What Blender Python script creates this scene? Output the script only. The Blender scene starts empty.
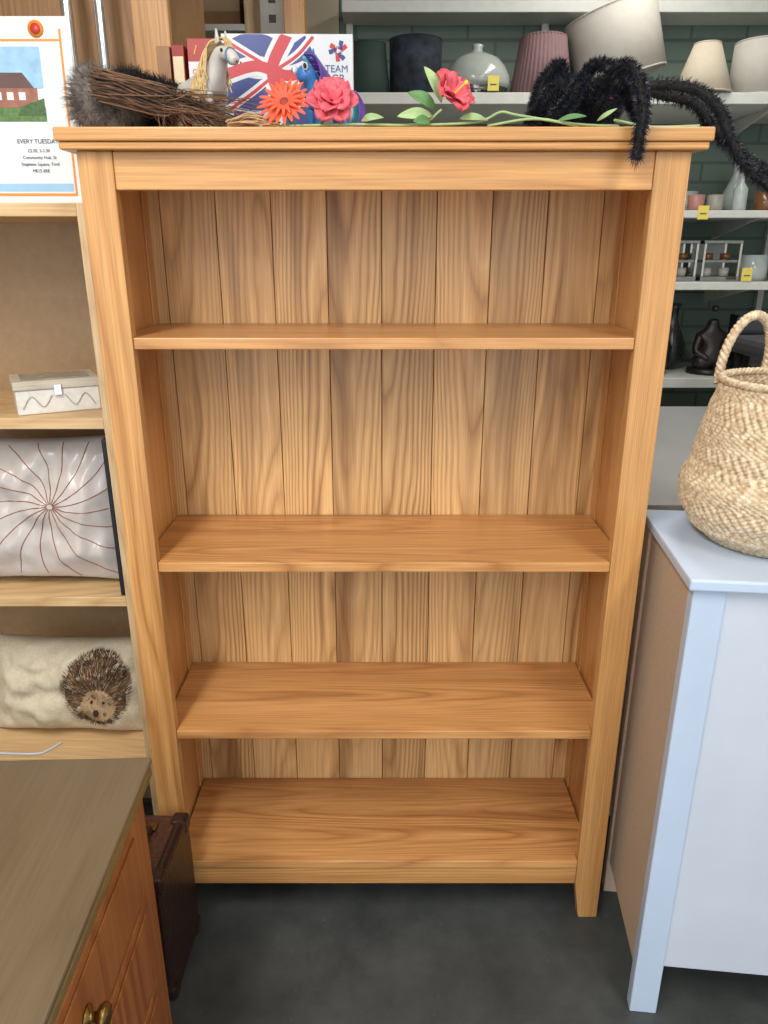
import bpy, bmesh, math, random
from mathutils import Vector, Matrix, Euler, noise as mn
random.seed(7)
R=random.random
def U(a,b): return a+(b-a)*random.random()
scene=bpy.context.scene
col=scene.collection
scene.view_settings.view_transform='Standard'

def srgb(r,g,b):
    def f(c):
        c/=255.0
        return c/12.92 if c<=0.04045 else ((c+0.055)/1.055)**2.4
    return (f(r),f(g),f(b),1)

# ---------------------------------------------------------------- materials
def newmat(name):
    m=bpy.data.materials.new(name); m.use_nodes=True
    nt=m.node_tree; b=nt.nodes['Principled BSDF']
    return m,nt,b
def N(nt,t,**k):
    n=nt.nodes.new(t)
    for a,v in k.items(): setattr(n,a,v)
    return n
def L(nt,a,b): nt.links.new(a,b)
def plain(name,c,rough=.5,metal=0,var=.12,scale=30,bump=0,trans=0,alpha=1,sheen=0,ior=1.45):
    m,nt,b=newmat(name)
    tc=N(nt,'ShaderNodeTexCoord'); no=N(nt,'ShaderNodeTexNoise'); no.inputs['Scale'].default_value=scale
    no.inputs['Detail'].default_value=4
    L(nt,tc.outputs['Object'],no.inputs['Vector'])
    r=N(nt,'ShaderNodeValToRGB'); L(nt,no.outputs['Fac'],r.inputs['Fac'])
    c0=[x*(1-var) for x in c[:3]]+[1]; c1=[min(1,x*(1+var)) for x in c[:3]]+[1]
    r.color_ramp.elements[0].color=c0; r.color_ramp.elements[1].color=c1
    r.color_ramp.elements[0].position=.3; r.color_ramp.elements[1].position=.7
    L(nt,r.outputs['Color'],b.inputs['Base Color'])
    b.inputs['Roughness'].default_value=rough; b.inputs['Metallic'].default_value=metal
    b.inputs['Transmission Weight'].default_value=trans
    b.inputs['Alpha'].default_value=alpha
    if sheen: b.inputs['Sheen Weight'].default_value=sheen
    if bump:
        bp=N(nt,'ShaderNodeBump'); bp.inputs['Strength'].default_value=bump; bp.inputs['Distance'].default_value=.004
        L(nt,no.outputs['Fac'],bp.inputs['Height']); L(nt,bp.outputs['Normal'],b.inputs['Normal'])
    return m
def wood(name,light,mid,dark,axis='z',lat='x',cell=.12,off=0,A=2.2,B=4.0,nz=2.2,rough=.42,rnd=.1,fine=.2,straight=.3,rings=1.6,heart=.45,hs=16,line=.7):
    """glued boards: every cell across `lat` is its own board with arched (cathedral) or straight grain along `axis`"""
    m,nt,b=newmat(name)
    def M(op,a,b_=None,c=None):
        n=N(nt,'ShaderNodeMath',operation=op)
        for i,v in enumerate((a,b_,c)):
            if v is None: continue
            if isinstance(v,(int,float)): n.inputs[i].default_value=v
            else: L(nt,v,n.inputs[i])
        return n.outputs[0]
    tc=N(nt,'ShaderNodeTexCoord'); oi=N(nt,'ShaderNodeObjectInfo'); rnd_o=oi.outputs['Random']
    sp=N(nt,'ShaderNodeSeparateXYZ'); L(nt,tc.outputs['Object'],sp.inputs[0])
    lt=sp.outputs[lat.upper()]; ln=sp.outputs[axis.upper()]
    third=[a for a in 'XYZ' if a not in (lat.upper(),axis.upper())][0]; td=sp.outputs[third]
    u=M('DIVIDE',M('ADD',lt,off+10*cell),cell)
    idx=M('FLOOR',u); loc=M('SUBTRACT',M('MULTIPLY',M('FRACT',u),2),1)
    wn=N(nt,'ShaderNodeTexWhiteNoise',noise_dimensions='1D'); L(nt,M('ADD',idx,M('MULTIPLY',rnd_o,97.3)),wn.inputs['W'])
    r1=wn.outputs['Value']; cs=N(nt,'ShaderNodeSeparateColor'); L(nt,wn.outputs['Color'],cs.inputs[0]); r2=cs.outputs[0]; r3=cs.outputs[1]
    def noisev(ax,cr,det,seed,dist=0):
        cb=N(nt,'ShaderNodeCombineXYZ')
        L(nt,M('MULTIPLY',lt,cr),cb.inputs[0]); L(nt,M('MULTIPLY',ln,ax),cb.inputs[1])
        L(nt,M('ADD',M('MULTIPLY',td,cr),M('MULTIPLY_ADD',r1,37.0,seed)),cb.inputs[2])
        n=N(nt,'ShaderNodeTexNoise'); n.inputs['Scale'].default_value=1; n.inputs['Detail'].default_value=det; n.inputs['Distortion'].default_value=dist
        L(nt,cb.outputs[0],n.inputs['Vector']); return n.outputs['Fac']
    n1=noisev(2.2,9,1.5,0,.2)
    n1b=noisev(7,60,2,5)
    xo=M('MULTIPLY',M('SUBTRACT',r2,.5),3.0*(straight+.5))
    d=M('SUBTRACT',loc,xo); d2=M('MULTIPLY',M('MULTIPLY',d,d),A)
    sg=M('SUBTRACT',M('MULTIPLY',M('GREATER_THAN',r3,.5),2),1)
    f=M('ADD',M('ADD',d2,M('MULTIPLY',M('MULTIPLY',ln,B),sg)),M('ADD',M('MULTIPLY',n1,nz),M('MULTIPLY',n1b,.35)))
    fr=M('FRACT',M('MULTIPLY',f,rings))
    cr=N(nt,'ShaderNodeValToRGB'); e=cr.color_ramp.elements
    mixc=[(a*(1-line*.6)+c*line*.6) for a,c in zip(mid,dark)]
    e[0].position=0; e[0].color=mixc; e[1].position=1; e[1].color=mixc
    x=e.new(.12); x.color=mid
    x=e.new(.45); x.color=light
    x=e.new(.8); x.color=mid
    x=e.new(.95); x.color=[(a*(1-line)+c*line) for a,c in zip(mid,dark)]
    L(nt,fr,cr.inputs['Fac'])
    n3=noisev(.8,8,2,11)
    mr=N(nt,'ShaderNodeMapRange'); mr.inputs[1].default_value=.35; mr.inputs[2].default_value=.65; mr.inputs[3].default_value=.1; mr.inputs[4].default_value=.7
    L(nt,n3,mr.inputs[0])
    mx=N(nt,'ShaderNodeMix',data_type='RGBA'); L(nt,mr.outputs[0],mx.inputs['Factor']); L(nt,cr.outputs['Color'],mx.inputs['A'])
    mx.inputs['B'].default_value=[(a+c)/2 for a,c in zip(light,mid)]
    n4=noisev(.7,hs,2,23)
    h=N(nt,'ShaderNodeMapRange'); h.inputs[1].default_value=.54; h.inputs[2].default_value=.70; h.inputs[3].default_value=0; h.inputs[4].default_value=heart
    L(nt,n4,h.inputs[0])
    mx2=N(nt,'ShaderNodeMix',data_type='RGBA'); L(nt,h.outputs[0],mx2.inputs['Factor']); L(nt,mx.outputs['Result'],mx2.inputs['A']); mx2.inputs['B'].default_value=dark
    # pale sapwood streaks
    n5=noisev(.6,hs*.8,2,47)
    h2=N(nt,'ShaderNodeMapRange'); h2.inputs[1].default_value=.56; h2.inputs[2].default_value=.68; h2.inputs[3].default_value=0; h2.inputs[4].default_value=.6
    L(nt,n5,h2.inputs[0])
    mx3=N(nt,'ShaderNodeMix',data_type='RGBA'); L(nt,h2.outputs[0],mx3.inputs['Factor']); L(nt,mx2.outputs['Result'],mx3.inputs['A']); mx3.inputs['B'].default_value=light
    n2=noisev(6,260,3,31)
    r2_=N(nt,'ShaderNodeMapRange'); r2_.inputs[1].default_value=.3; r2_.inputs[2].default_value=.7
    r2_.inputs[3].default_value=1-fine; r2_.inputs[4].default_value=1+fine*.4
    L(nt,n2,r2_.inputs[0])
    rb=M('MULTIPLY_ADD',r1,rnd*1.7,1-rnd)
    sc=N(nt,'ShaderNodeVectorMath',operation='SCALE'); L(nt,mx3.outputs['Result'],sc.inputs[0]); L(nt,M('MULTIPLY',r2_.outputs[0],rb),sc.inputs['Scale'])
    L(nt,sc.outputs[0],b.inputs['Base Color'])
    b.inputs['Roughness'].default_value=rough
    bp=N(nt,'ShaderNodeBump'); bp.inputs['Strength'].default_value=.12; bp.inputs['Distance'].default_value=.002
    L(nt,n2,bp.inputs['Height']); L(nt,bp.outputs['Normal'],b.inputs['Normal'])
    return m

OL,OM,OD=srgb(218,166,104),srgb(201,144,84),srgb(160,102,52)
oak_v=wood('oak_frame_vertical',OL,OM,OD,'z','x',cell=.9,A=60,B=1.2,nz=1.6,rnd=.04,rings=1.0,straight=.1,rough=.34)
oak_h=wood('oak_frame_horizontal',OL,OM,OD,'x','z',cell=.6,A=30,B=1.0,nz=2.4,rnd=.04,rings=1.1,straight=.1,rough=.34)
oak_s=wood('oak_shelf',srgb(214,160,102),srgb(196,139,82),srgb(148,94,50),'x','y',cell=.105,off=.02,A=2.4,B=2.6,nz=2.2,rnd=.07,rough=.30,rings=1.25,heart=.6)
oak_p=wood('oak_back_planks',srgb(240,200,142),srgb(212,164,106),srgb(140,94,54),'z','x',cell=.121,off=.005,A=2.0,B=3.0,nz=2.8,rnd=.17,straight=.45,fine=.2,rings=1.1,heart=.75,hs=13,line=.8)
lt_h=wood('veneer_horizontal',srgb(218,186,140),srgb(208,172,124),srgb(186,146,102),'x','y',cell=.5,rnd=.04,heart=.2)
lt_v=wood('veneer_vertical',srgb(214,186,146),srgb(204,172,130),srgb(186,150,108),'z','x',cell=.5,rnd=.04,heart=.2)
kraft=plain('hardboard_backing',srgb(170,142,108),.5,var=.06,scale=60)
dr_top=wood('dresser_top_wood',srgb(112,97,76),srgb(107,92,70),srgb(96,80,60),'y','x',cell=.9,A=1,B=.6,nz=1.4,rnd=.03,rough=.3,fine=.10,heart=.3,hs=7)
dr_edge=plain('dresser_gilt_edge',srgb(128,106,62),.4,var=.15,scale=50)
dr_side=wood('dresser_side_wood',srgb(178,112,60),srgb(162,96,50),srgb(128,70,36),'z','y',cell=.3,rnd=.05,B=1.5,rings=.9)
white_p=plain('white_paint',srgb(198,206,220),.42,var=.03,scale=8)
daylit_w=plain('daylight_tinted_white_paint',srgb(188,205,228),.35,var=.03,scale=8)  # chest white with cool daylight tint put into the colour, top and front posts
white_sh=plain('white_shelf_metal',srgb(202,204,198),.5,var=.04)
mdf=plain('mdf_panel',srgb(190,168,146),.75,var=.07,scale=120)
chrome=plain('chrome',srgb(215,215,215),.15,1,var=.02)
brass=plain('aged_brass',srgb(150,120,70),.35,1,var=.15)
black=plain('black_plastic',srgb(22,22,24),.4,var=.2)

# ---------------------------------------------------------------- geometry helpers
def E(name,loc=(0,0,0),rot=(0,0,0),s=1):
    o=bpy.data.objects.new(name,None); o.location=loc; o.rotation_euler=rot; o.empty_display_size=.05; o.scale=(s,s,s)
    col.objects.link(o); return o
def mesh(name,vs,fs,mat=None,parent=None,smooth=False,loc=None,rot=None):
    me=bpy.data.meshes.new(name); me.from_pydata([tuple(v) for v in vs],[],fs); me.update()
    o=bpy.data.objects.new(name,me); col.objects.link(o)
    if mat:
        for mm in (mat if isinstance(mat,(list,tuple)) else [mat]): me.materials.append(mm)
    if smooth:
        for p in me.polygons: p.use_smooth=True
    if parent: o.parent=parent
    if loc: o.location=loc
    if rot: o.rotation_euler=rot
    return o
def fixn(o):
    bm=bmesh.new(); bm.from_mesh(o.data); bmesh.ops.recalc_face_normals(bm,faces=bm.faces); bm.to_mesh(o.data); bm.free()
def bev(o,w,seg=2):
    if w:
        md=o.modifiers.new('bevel','BEVEL'); md.width=w; md.segments=seg; md.limit_method='ANGLE'
def box(name,x0,x1,y0,y1,z0,z1,mat,parent=None,b=.0015,loc=None,rot=None):
    vs=[(x,y,z) for x in(x0,x1) for y in(y0,y1) for z in(z0,z1)]
    fs=[(0,1,3,2),(4,6,7,5),(0,4,5,1),(2,3,7,6),(0,2,6,4),(1,5,7,3)]
    o=mesh(name,vs,fs,mat,parent,loc=loc,rot=rot); fixn(o); bev(o,b); return o
def prism(name,poly,lo,hi,axis,mat,parent=None,b=.0015,loc=None,rot=None):
    def P(a,c,t):
        return {'z':(a,c,t),'y':(a,t,c),'x':(t,a,c)}[axis]
    n=len(poly)
    vs=[P(a,c,lo) for a,c in poly]+[P(a,c,hi) for a,c in poly]
    fs=[tuple(range(n)),tuple(range(2*n-1,n-1,-1))]+[(i,(i+1)%n,n+(i+1)%n,n+i) for i in range(n)]
    o=mesh(name,vs,fs,mat,parent,loc=loc,rot=rot); fixn(o); bev(o,b); return o
def lathe(name,prof,mat,parent=None,seg=48,loc=None,rot=None,fn=None,smooth=True,solid=0):
    vs=[];fs=[];m=len(prof)
    for i in range(seg):
        a=2*math.pi*i/seg
        for j,(r,z) in enumerate(prof):
            rr=r if fn is None else fn(a,j,r,z)
            vs.append((rr*math.cos(a),rr*math.sin(a),z))
    for i in range(seg):
        k=(i+1)%seg
        for j in range(m-1): fs.append((i*m+j,k*m+j,k*m+j+1,i*m+j+1))
    o=mesh(name,vs,fs,mat,parent,smooth,loc,rot)
    bm=bmesh.new(); bm.from_mesh(o.data); bmesh.ops.remove_doubles(bm,verts=bm.verts,dist=1e-6)
    bmesh.ops.recalc_face_normals(bm,faces=bm.faces); bm.to_mesh(o.data); bm.free()
    if smooth:
        for p in o.data.polygons: p.use_smooth=True
    if solid:
        md=o.modifiers.new('s','SOLIDIFY'); md.thickness=solid; md.offset=0
    return o
def cat(pts,n=6):
    P=[Vector(p) for p in pts]; out=[]
    Q=[2*P[0]-P[1]]+P+[2*P[-1]-P[-2]]
    for i in range(1,len(Q)-2):
        p0,p1,p2,p3=Q[i-1:i+3]
        for k in range(n):
            t=k/n
            out.append(.5*((2*p1)+(p2-p0)*t+(2*p0-5*p1+4*p2-p3)*t*t+(3*p1-p0-3*p2+p3)*t**3))
    out.append(P[-1]); return out
def curves(name,spl,depth,mat,parent=None,smooth=0,res=2,loc=None,rot=None):
    cu=bpy.data.curves.new(name,'CURVE'); cu.dimensions='3D'; cu.bevel_depth=depth; cu.bevel_resolution=res; cu.use_fill_caps=True
    for s in spl:
        pts,rad=s if isinstance(s,tuple) else (s,None)
        if smooth: pts=cat(pts,smooth)
        sp=cu.splines.new('POLY'); sp.points.add(len(pts)-1)
        for i,p in enumerate(pts):
            sp.points[i].co=(p[0],p[1],p[2],1)
            if rad:
                t=i/(len(pts)-1); sp.points[i].radius=rad[0]+(rad[1]-rad[0])*t
    cu.materials.append(mat)
    o=bpy.data.objects.new(name,cu); col.objects.link(o)
    if parent:o.parent=parent
    if loc:o.location=loc
    if rot:o.rotation_euler=rot
    return o
def hairs(name,hs,mat,parent=None,w=.0007):
    vs=[];fs=[]
    for p,d,l in hs:
        p=Vector(p); d=Vector(d).normalized()
        s=d.cross(Vector((R()-.5,R()-.5,R()-.5))).normalized()*w
        g=Vector((0,0,-.25*l*R()))
        m_=p+d*l*.55; e=p+d*l+g
        i=len(vs); vs+= [p-s,p+s,m_+s*.7,m_-s*.7,e]
        fs+=[(i,i+1,i+2,i+3),(i+3,i+2,i+4)]
    return mesh(name,vs,fs,mat,parent)
def rdir():
    while True:
        v=Vector((U(-1,1),U(-1,1),U(-1,1)))
        if .1<v.length<1: return v.normalized()
def blob(name,c,r,mat,parent=None,nz=.0,seg=24,rot=None):
    bm=bmesh.new(); bmesh.ops.create_uvsphere(bm,u_segments=seg,v_segments=seg//2+2,radius=1)
    for v in bm.verts:
        k=1+nz*mn.noise(v.co*2.3+Vector(c)*7)
        v.co=Vector((v.co.x*r[0]*k,v.co.y*r[1]*k,v.co.z*r[2]*k))
    me=bpy.data.meshes.new(name); bm.to_mesh(me); bm.free()
    for p in me.polygons:p.use_smooth=True
    me.materials.append(mat); o=bpy.data.objects.new(name,me); col.objects.link(o); o.location=c
    if rot:o.rotation_euler=rot
    if parent:o.parent=parent
    return o
def skin(name,verts,edges,radii,mat,parent=None,sub=2,loc=None,rot=None):
    me=bpy.data.meshes.new(name); me.from_pydata(verts,edges,[]); me.update(); me.materials.append(mat)
    o=bpy.data.objects.new(name,me); col.objects.link(o)
    md=o.modifiers.new('skin','SKIN'); md.use_smooth_shade=True
    for i,v in enumerate(me.skin_vertices[0].data):
        r=radii[i]; v.radius=(r,r) if not isinstance(r,tuple) else r
        v.use_root=(i==0)
    s=o.modifiers.new('sub','SUBSURF'); s.levels=sub; s.render_levels=sub
    if parent:o.parent=parent
    if loc:o.location=loc
    if rot:o.rotation_euler=rot
    return o
def text(name,body,size,mat,parent,loc,rot=(math.pi/2,0,0),ext=.0002,align='LEFT'):
    cu=bpy.data.curves.new(name,'FONT'); cu.body=body; cu.size=size; cu.extrude=ext; cu.align_x=align
    cu.materials.append(mat); o=bpy.data.objects.new(name,cu); col.objects.link(o)
    o.location=loc; o.rotation_euler=rot; o.parent=parent; return o

# ---------------------------------------------------------------- camera
cam=bpy.data.cameras.new('camera'); co=bpy.data.objects.new('camera',cam); col.objects.link(co)
cam.sensor_fit='VERTICAL'; cam.sensor_height=36; cam.lens=740/1024*36; cam.clip_start=.02
co.location=(0,0,1.596); co.rotation_euler=(math.radians(90-19.4),0,0); scene.camera=co

# ---------------------------------------------------------------- room
def floor_mat():
    m,nt,b=newmat('worn_vinyl_floor')
    tc=N(nt,'ShaderNodeTexCoord')
    n=N(nt,'ShaderNodeTexNoise'); n.inputs['Scale'].default_value=6; n.inputs['Detail'].default_value=9; n.inputs['Roughness'].default_value=.7
    L(nt,tc.outputs['Object'],n.inputs['Vector'])
    r=N(nt,'ShaderNodeValToRGB'); r.color_ramp.elements[0].position=.3; r.color_ramp.elements[0].color=srgb(50,54,55)
    r.color_ramp.elements[1].position=.75; r.color_ramp.elements[1].color=srgb(78,82,82)
    L(nt,n.outputs['Fac'],r.inputs['Fac'])
    n2=N(nt,'ShaderNodeTexNoise'); n2.inputs['Scale'].default_value=70; n2.inputs['Detail'].default_value=5; n2.inputs['Roughness'].default_value=.7
    L(nt,tc.outputs['Object'],n2.inputs['Vector'])
    r2=N(nt,'ShaderNodeValToRGB'); r2.color_ramp.elements[0].position=.62; r2.color_ramp.elements[0].color=(0,0,0,1)
    r2.color_ramp.elements[1].position=.76; r2.color_ramp.elements[1].color=(.6,.6,.6,1)
    L(nt,n2.outputs['Fac'],r2.inputs['Fac'])
    mx=N(nt,'ShaderNodeMix',data_type='RGBA'); L(nt,r2.outputs['Color'],mx.inputs['Factor'])
    L(nt,r.outputs['Color'],mx.inputs['A']); mx.inputs['B'].default_value=srgb(106,108,106)
    L(nt,mx.outputs['Result'],b.inputs['Base Color']); b.inputs['Roughness'].default_value=.5
    bp=N(nt,'ShaderNodeBump'); bp.inputs['Strength'].default_value=.15; bp.inputs['Distance'].default_value=.002
    L(nt,n2.outputs['Fac'],bp.inputs['Height']); L(nt,bp.outputs['Normal'],b.inputs['Normal'])
    return m
def brick_mat():
    m,nt,b=newmat('green_painted_brick')
    tc=N(nt,'ShaderNodeTexCoord'); sp=N(nt,'ShaderNodeSeparateXYZ'); cb=N(nt,'ShaderNodeCombineXYZ')
    L(nt,tc.outputs['Object'],sp.inputs[0]); L(nt,sp.outputs['X'],cb.inputs['X']); L(nt,sp.outputs['Z'],cb.inputs['Y'])
    br=N(nt,'ShaderNodeTexBrick'); br.inputs['Scale'].default_value=1
    br.inputs['Brick Width'].default_value=.225; br.inputs['Row Height'].default_value=.075; br.inputs['Mortar Size'].default_value=.006
    br.inputs['Color1'].default_value=srgb(100,118,106); br.inputs['Color2'].default_value=srgb(90,108,98); br.inputs['Mortar'].default_value=srgb(74,92,84)
    L(nt,cb.outputs[0],br.inputs['Vector']); L(nt,br.outputs['Color'],b.inputs['Base Color'])
    bp=N(nt,'ShaderNodeBump'); bp.invert=True; bp.inputs['Strength'].default_value=.6; bp.inputs['Distance'].default_value=.006
    L(nt,br.outputs['Fac'],bp.inputs['Height']); L(nt,bp.outputs['Normal'],b.inputs['Normal']); b.inputs['Roughness'].default_value=.55
    return m
brick=brick_mat()
box('floor',-2.6,2.8,-3,3.6,-.05,0,floor_mat(),b=0)
box('wall_back',-2.6,2.8,3.45,3.6,0,2.9,brick,b=0)
cream=plain('cream_wall_paint',srgb(205,200,188),.8,var=.03,scale=4)
box('wall_alcove',-2.6,-.18,3.425,3.4495,0,2.9,plain('beige_wall_paint',srgb(186,176,156),.8,var=.04,scale=4),b=0)
box('wall_left',-2.7,-2.6,-3,3.6,0,2.9,cream,b=0)
box('wall_right',2.8,2.9,-3,3.6,0,2.9,cream,b=0)
box('ceiling',-2.7,2.9,-3,3.6,2.9,2.98,plain('ceiling_paint',srgb(225,222,215),.9,var=.02),b=0)

# ---------------------------------------------------------------- BOOKCASE
bk=E('bookcase'); F=1.432; BK=1.752
box('top_board',-.567,.567,F-.024,BK+.012,1.775,1.797,oak_h,bk,.003)
box('top_moulding',-.562,.562,F-.019,BK+.008,1.762,1.7748,oak_h,bk,.003)
for s,n in((-1,'left'),(1,'right')):
    a,b_=.4775*s,.54*s
    prism('post_'+n,[(b_,1.7618),(a,1.7618),(a,.104),(.493*s,0),(b_,0)],F,F+.026,'y',oak_v,bk,.002)
    prism('rear_leg_'+n,[(.535*s,.1045),(.50*s,.1045),(.50*s,0),(.535*s,0)],BK-.04,BK,'y',oak_v,bk,.002)
    xs=sorted((.517*s,.535*s))
    box('side_panel_'+n,xs[0],xs[1],F+.0262,BK-.012,.105,1.7618,oak_v,bk,.0005)
    xs=sorted((.513*s,.5168*s))
    box('side_stile_'+n,xs[0],xs[1],BK-.05,BK-.012,.181,1.76,oak_v,bk,.0008)
    box('side_front_stile_'+n,xs[0],xs[1],F+.0262,F+.07,.181,1.76,oak_v,bk,.0008)
box('top_rail',-.4773,.4773,F+.003,F+.024,1.699,1.7618,oak_h,bk,.002)
box('bottom_rail',-.4773,.4773,F+.005,F+.024,.105,.1575,oak_h,bk,.002)
def shelf(n,zt,th=.022,fr=.004):
    w,v=.5125,.4770
    prism(n,[(-v,F+fr),(v,F+fr),(v,F+.0265),(w,F+.0265),(w,BK-.0125),(-w,BK-.0125),(-w,F+.0265),(-v,F+.0265)],zt-th,zt,'z',oak_s,bk,.002)
shelf('shelf_1',1.441); shelf('shelf_2',.977); shelf('shelf_3',.557); shelf('bottom_shelf',.180,.022,.001)
edges=[-.517,-.489,-.368,-.247,-.126,-.005,.116,.237,.358,.479,.517]
for i in range(len(edges)-1):
    box('back_plank_%d'%(i+1),edges[i]+.0008,edges[i+1]-.0008,BK-.0118,BK-.002,.11,1.7618,oak_p,bk,.0015)
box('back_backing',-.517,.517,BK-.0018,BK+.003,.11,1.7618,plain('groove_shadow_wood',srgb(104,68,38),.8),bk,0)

# ---------------------------------------------------------------- LEFT SHELVING UNIT
lu=E('shelving_unit')
X0,X1=-1.25,-.549
for n,zt in(('shelf_top',1.682),('shelf_upper',1.273),('shelf_middle',.866),('shelf_lower',.430)):
    box(n,X0+.0225,X1-.0295,1.50,1.842,zt-.024,zt,lt_h,lu)
box('upright_right',X1-.029,X1,1.498,1.842,0,1.682,lt_v,lu)
box('upright_left',X0-.03,X0+.022,1.498,1.842,0,1.682,lt_v,lu)
box('back_panel',X0,X1,1.843,1.853,.02,1.68,kraft,lu,0)
box('plinth',X0+.0225,X1-.0295,1.52,1.54,0,.06,lt_h,lu)
tc_=E('tall_cabinet')
dkp=wood('cabinet_panel_wood',srgb(170,128,84),srgb(154,112,70),srgb(122,84,50),'z','x',cell=.4,rnd=.05)
box('carcass',-1.2,-.50,2.02,2.4,0,2.5,dkp,tc_)
box('stile_right',-.585,-.50,2.0,2.0198,0,2.5,oak_v,tc_)
box('stile_left',-1.2,-1.125,2.0,2.0198,0,2.5,oak_v,tc_)
box('rail_top',-1.1248,-.5852,2.0,2.0198,2.42,2.5,oak_h,tc_)
gr=E('garment_rail')
curves('tubes',[[(-.705,1.92,.02),(-.705,1.92,2.4)],[(-.632,1.92,.02),(-.632,1.92,2.4)],[(-1.5,1.92,2.4),(-.60,1.92,2.4)],[(-.73,1.92,.02),(-.60,1.92,.02)]],.0125,chrome,gr,res=6)

# poster
po=E('notice_poster',(-.675,1.525,1.683),(math.radians(-3),0,0))
paper=plain('poster_paper',srgb(222,226,226),.25,var=.02)
orange=plain('poster_orange',srgb(222,140,50),.4,var=.04); ink=plain('poster_ink',srgb(60,66,84),.5,var=.05)
box('sheet',-.11,.11,0,.003,0,.31,paper,po,.0005)
box('border_bottom',-.10,.094,-.0008,0,.012,.017,orange,po,0)
box('border_right',.090,.094,-.0008,0,.0172,.29,orange,po,0)
box('blue_band',-.10,.088,-.0006,0,.020,.034,plain('poster_blue',srgb(150,190,220),.4,var=.04),po,0)
box('header_band',-.1,.094,-.0006,0,.2705,.274,orange,po,0)
box('photo_sky',-.09,.052,-.001,0,.195,.262,plain('photo_sky_blue',srgb(150,190,222),.3,var=.15,scale=40),po,0)
box('photo_grass',-.09,.052,-.001,0,.14,.1628,plain('photo_green',srgb(86,118,66),.4,var=.35,scale=120),po,0)
box('photo_house',-.09,.040,-.0012,0,.163,.1948,plain('photo_brick',srgb(150,98,80),.4,var=.3,scale=90),po,0)
prism('photo_hedge',[(.0,.15),(.051,.15),(.051,.178),(.03,.172),(.01,.165)],-.0016,-.0013,'y',plain('photo_hedge',srgb(62,96,50),.5,var=.4,scale=200),po,0)
prism('photo_roof',[(-.07,.1952),(.035,.1952),(.016,.220),(-.05,.220)],-.0016,0,'y',plain('photo_roof',srgb(96,70,66),.4),po,0)
for k in range(4): box('photo_window_%d'%k,-.06+.022*k,-.048+.022*k,-.0022,-.0013,.175,.188,paper,po,0)
lathe('logo',[(0,0),(.014,0),(.014,.0015),(0,.0015)],orange,po,24,(.050,-.0002,.290),(math.pi/2,0,0))
lathe('logo_centre',[(0,0),(.009,0),(.009,.001),(0,.001)],plain('logo_red',srgb(196,60,48),.4),po,24,(.050,-.0018,.290),(math.pi/2,0,0))
text('headline','EVERY TUESDAY',.0105,ink,po,(.030,-.001,.103),align='CENTER')
for k,s in enumerate(['£2.50, 2-3.30','Community Hub, St','Stephens Square, Tovil','ME15 6RE']):
    text('line_%d'%k,s,.0078,ink,po,(.030,-.001,.088-.0115*k),align='CENTER')
box('easel_back',-.105,.105,.0035,.006,0,.30,plain('acrylic_back',srgb(200,205,210),.1),po,0)

# wooden trinket box
tb=E('trinket_box',(-.715,1.608,1.2735),(0,0,math.radians(28)),1.05)
greyw=wood('whitewashed_wood',srgb(206,198,184),srgb(190,180,164),srgb(158,146,128),'x','y',cell=.3,rnd=.05)
whw=plain('white_box_face',srgb(214,212,206),.5,var=.08,scale=80)
box('box_body',-.078,.078,-.058,.058,0,.048,whw,tb,.002)
box('lid',-.081,.081,-.061,.061,.0485,.066,greyw,tb,.002)
box('lid_inlay',-.064,.064,-.045,.045,.0662,.0672,plain('lid_picture',srgb(150,140,124),.35,var=.35,scale=60),tb,0)
vp=plain('vine_paint',srgb(165,158,146),.5)
curves('scrollwork',[[(-.068,-.0592,.012),(-.05,-.0592,.036),(-.03,-.0592,.014),(-.012,-.0592,.036)],[(.068,-.0592,.012),(.05,-.0592,.036),(.03,-.0592,.014),(.012,-.0592,.036)]],.0010,vp,tb,8)
box('clasp',-.007,.007,-.0645,-.0613,.036,.058,chrome,tb,.001)

# ---------------------------------------------------------------- cushions
def cushion(name,w,h,T,mat,parent,wr=.004,n=56,seed=0):
    def S(u,v,side):
        k=(max(0,1-abs(u)**3.2)*max(0,1-abs(v)**3.2))**.55
        pin=1-.07*(1-abs(v)**2)*abs(u)**2
        pin2=1-.07*(1-abs(u)**2)*abs(v)**2
        x=u*w*pin; z=v*h*pin2
        y=side*T*k + wr*k*(mn.noise(Vector((u*2.5+seed,v*2.5,side)))*1.6+mn.noise(Vector((u*8+seed,v*4,side)))*.7)
        return Vector((x,y,z))
    vs=[];fs=[]
    for side in(-1,1):
        base=len(vs)
        for i in range(n+1):
            for j in range(n+1): vs.append(S(-1+2*i/n,-1+2*j/n,side))
        for i in range(n):
            for j in range(n):
                a=base+i*(n+1)+j; fs.append((a,a+1,a+n+2,a+n+1))
    o=mesh('cover',vs,fs,mat,parent,True)
    bm=bmesh.new(); bm.from_mesh(o.data); bmesh.ops.remove_doubles(bm,verts=bm.verts,dist=1e-4)
    bmesh.ops.recalc_face_normals(bm,faces=bm.faces); bm.to_mesh(o.data); bm.free()
    for p in o.data.polygons:p.use_smooth=True
    return S
satin=plain('silver_satin',srgb(190,182,178),.25,var=.08,scale=14,bump=.5,sheen=.4)
c1=E('satin_cushion',(-.800,1.605,1.040),(math.radians(-8),0,0))
S1=cushion('satin_cushion',.210,.172,.06,satin,c1,wr=.013)
thread=plain('brown_thread',srgb(140,88,62),.5)
spl=[]
for k in range(18):
    a0=2*math.pi*k/18; pts=[]
    for t in range(18):
        r=.03+1.25*t/17; a=a0+.45*r
        u=.28+r*math.cos(a)*1.0; v=.08+r*math.sin(a)*1.15
        if abs(u)>.95 or abs(v)>.95: break
        p=S1(u,v,-1); p.y-=.0006; pts.append(p)
    if len(pts)>3: spl.append(pts)
curves('stitched_rays',spl,.0010,thread,c1,3)
navy=plain('dark_vinyl',srgb(18,24,32),.5,var=.3)
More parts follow.
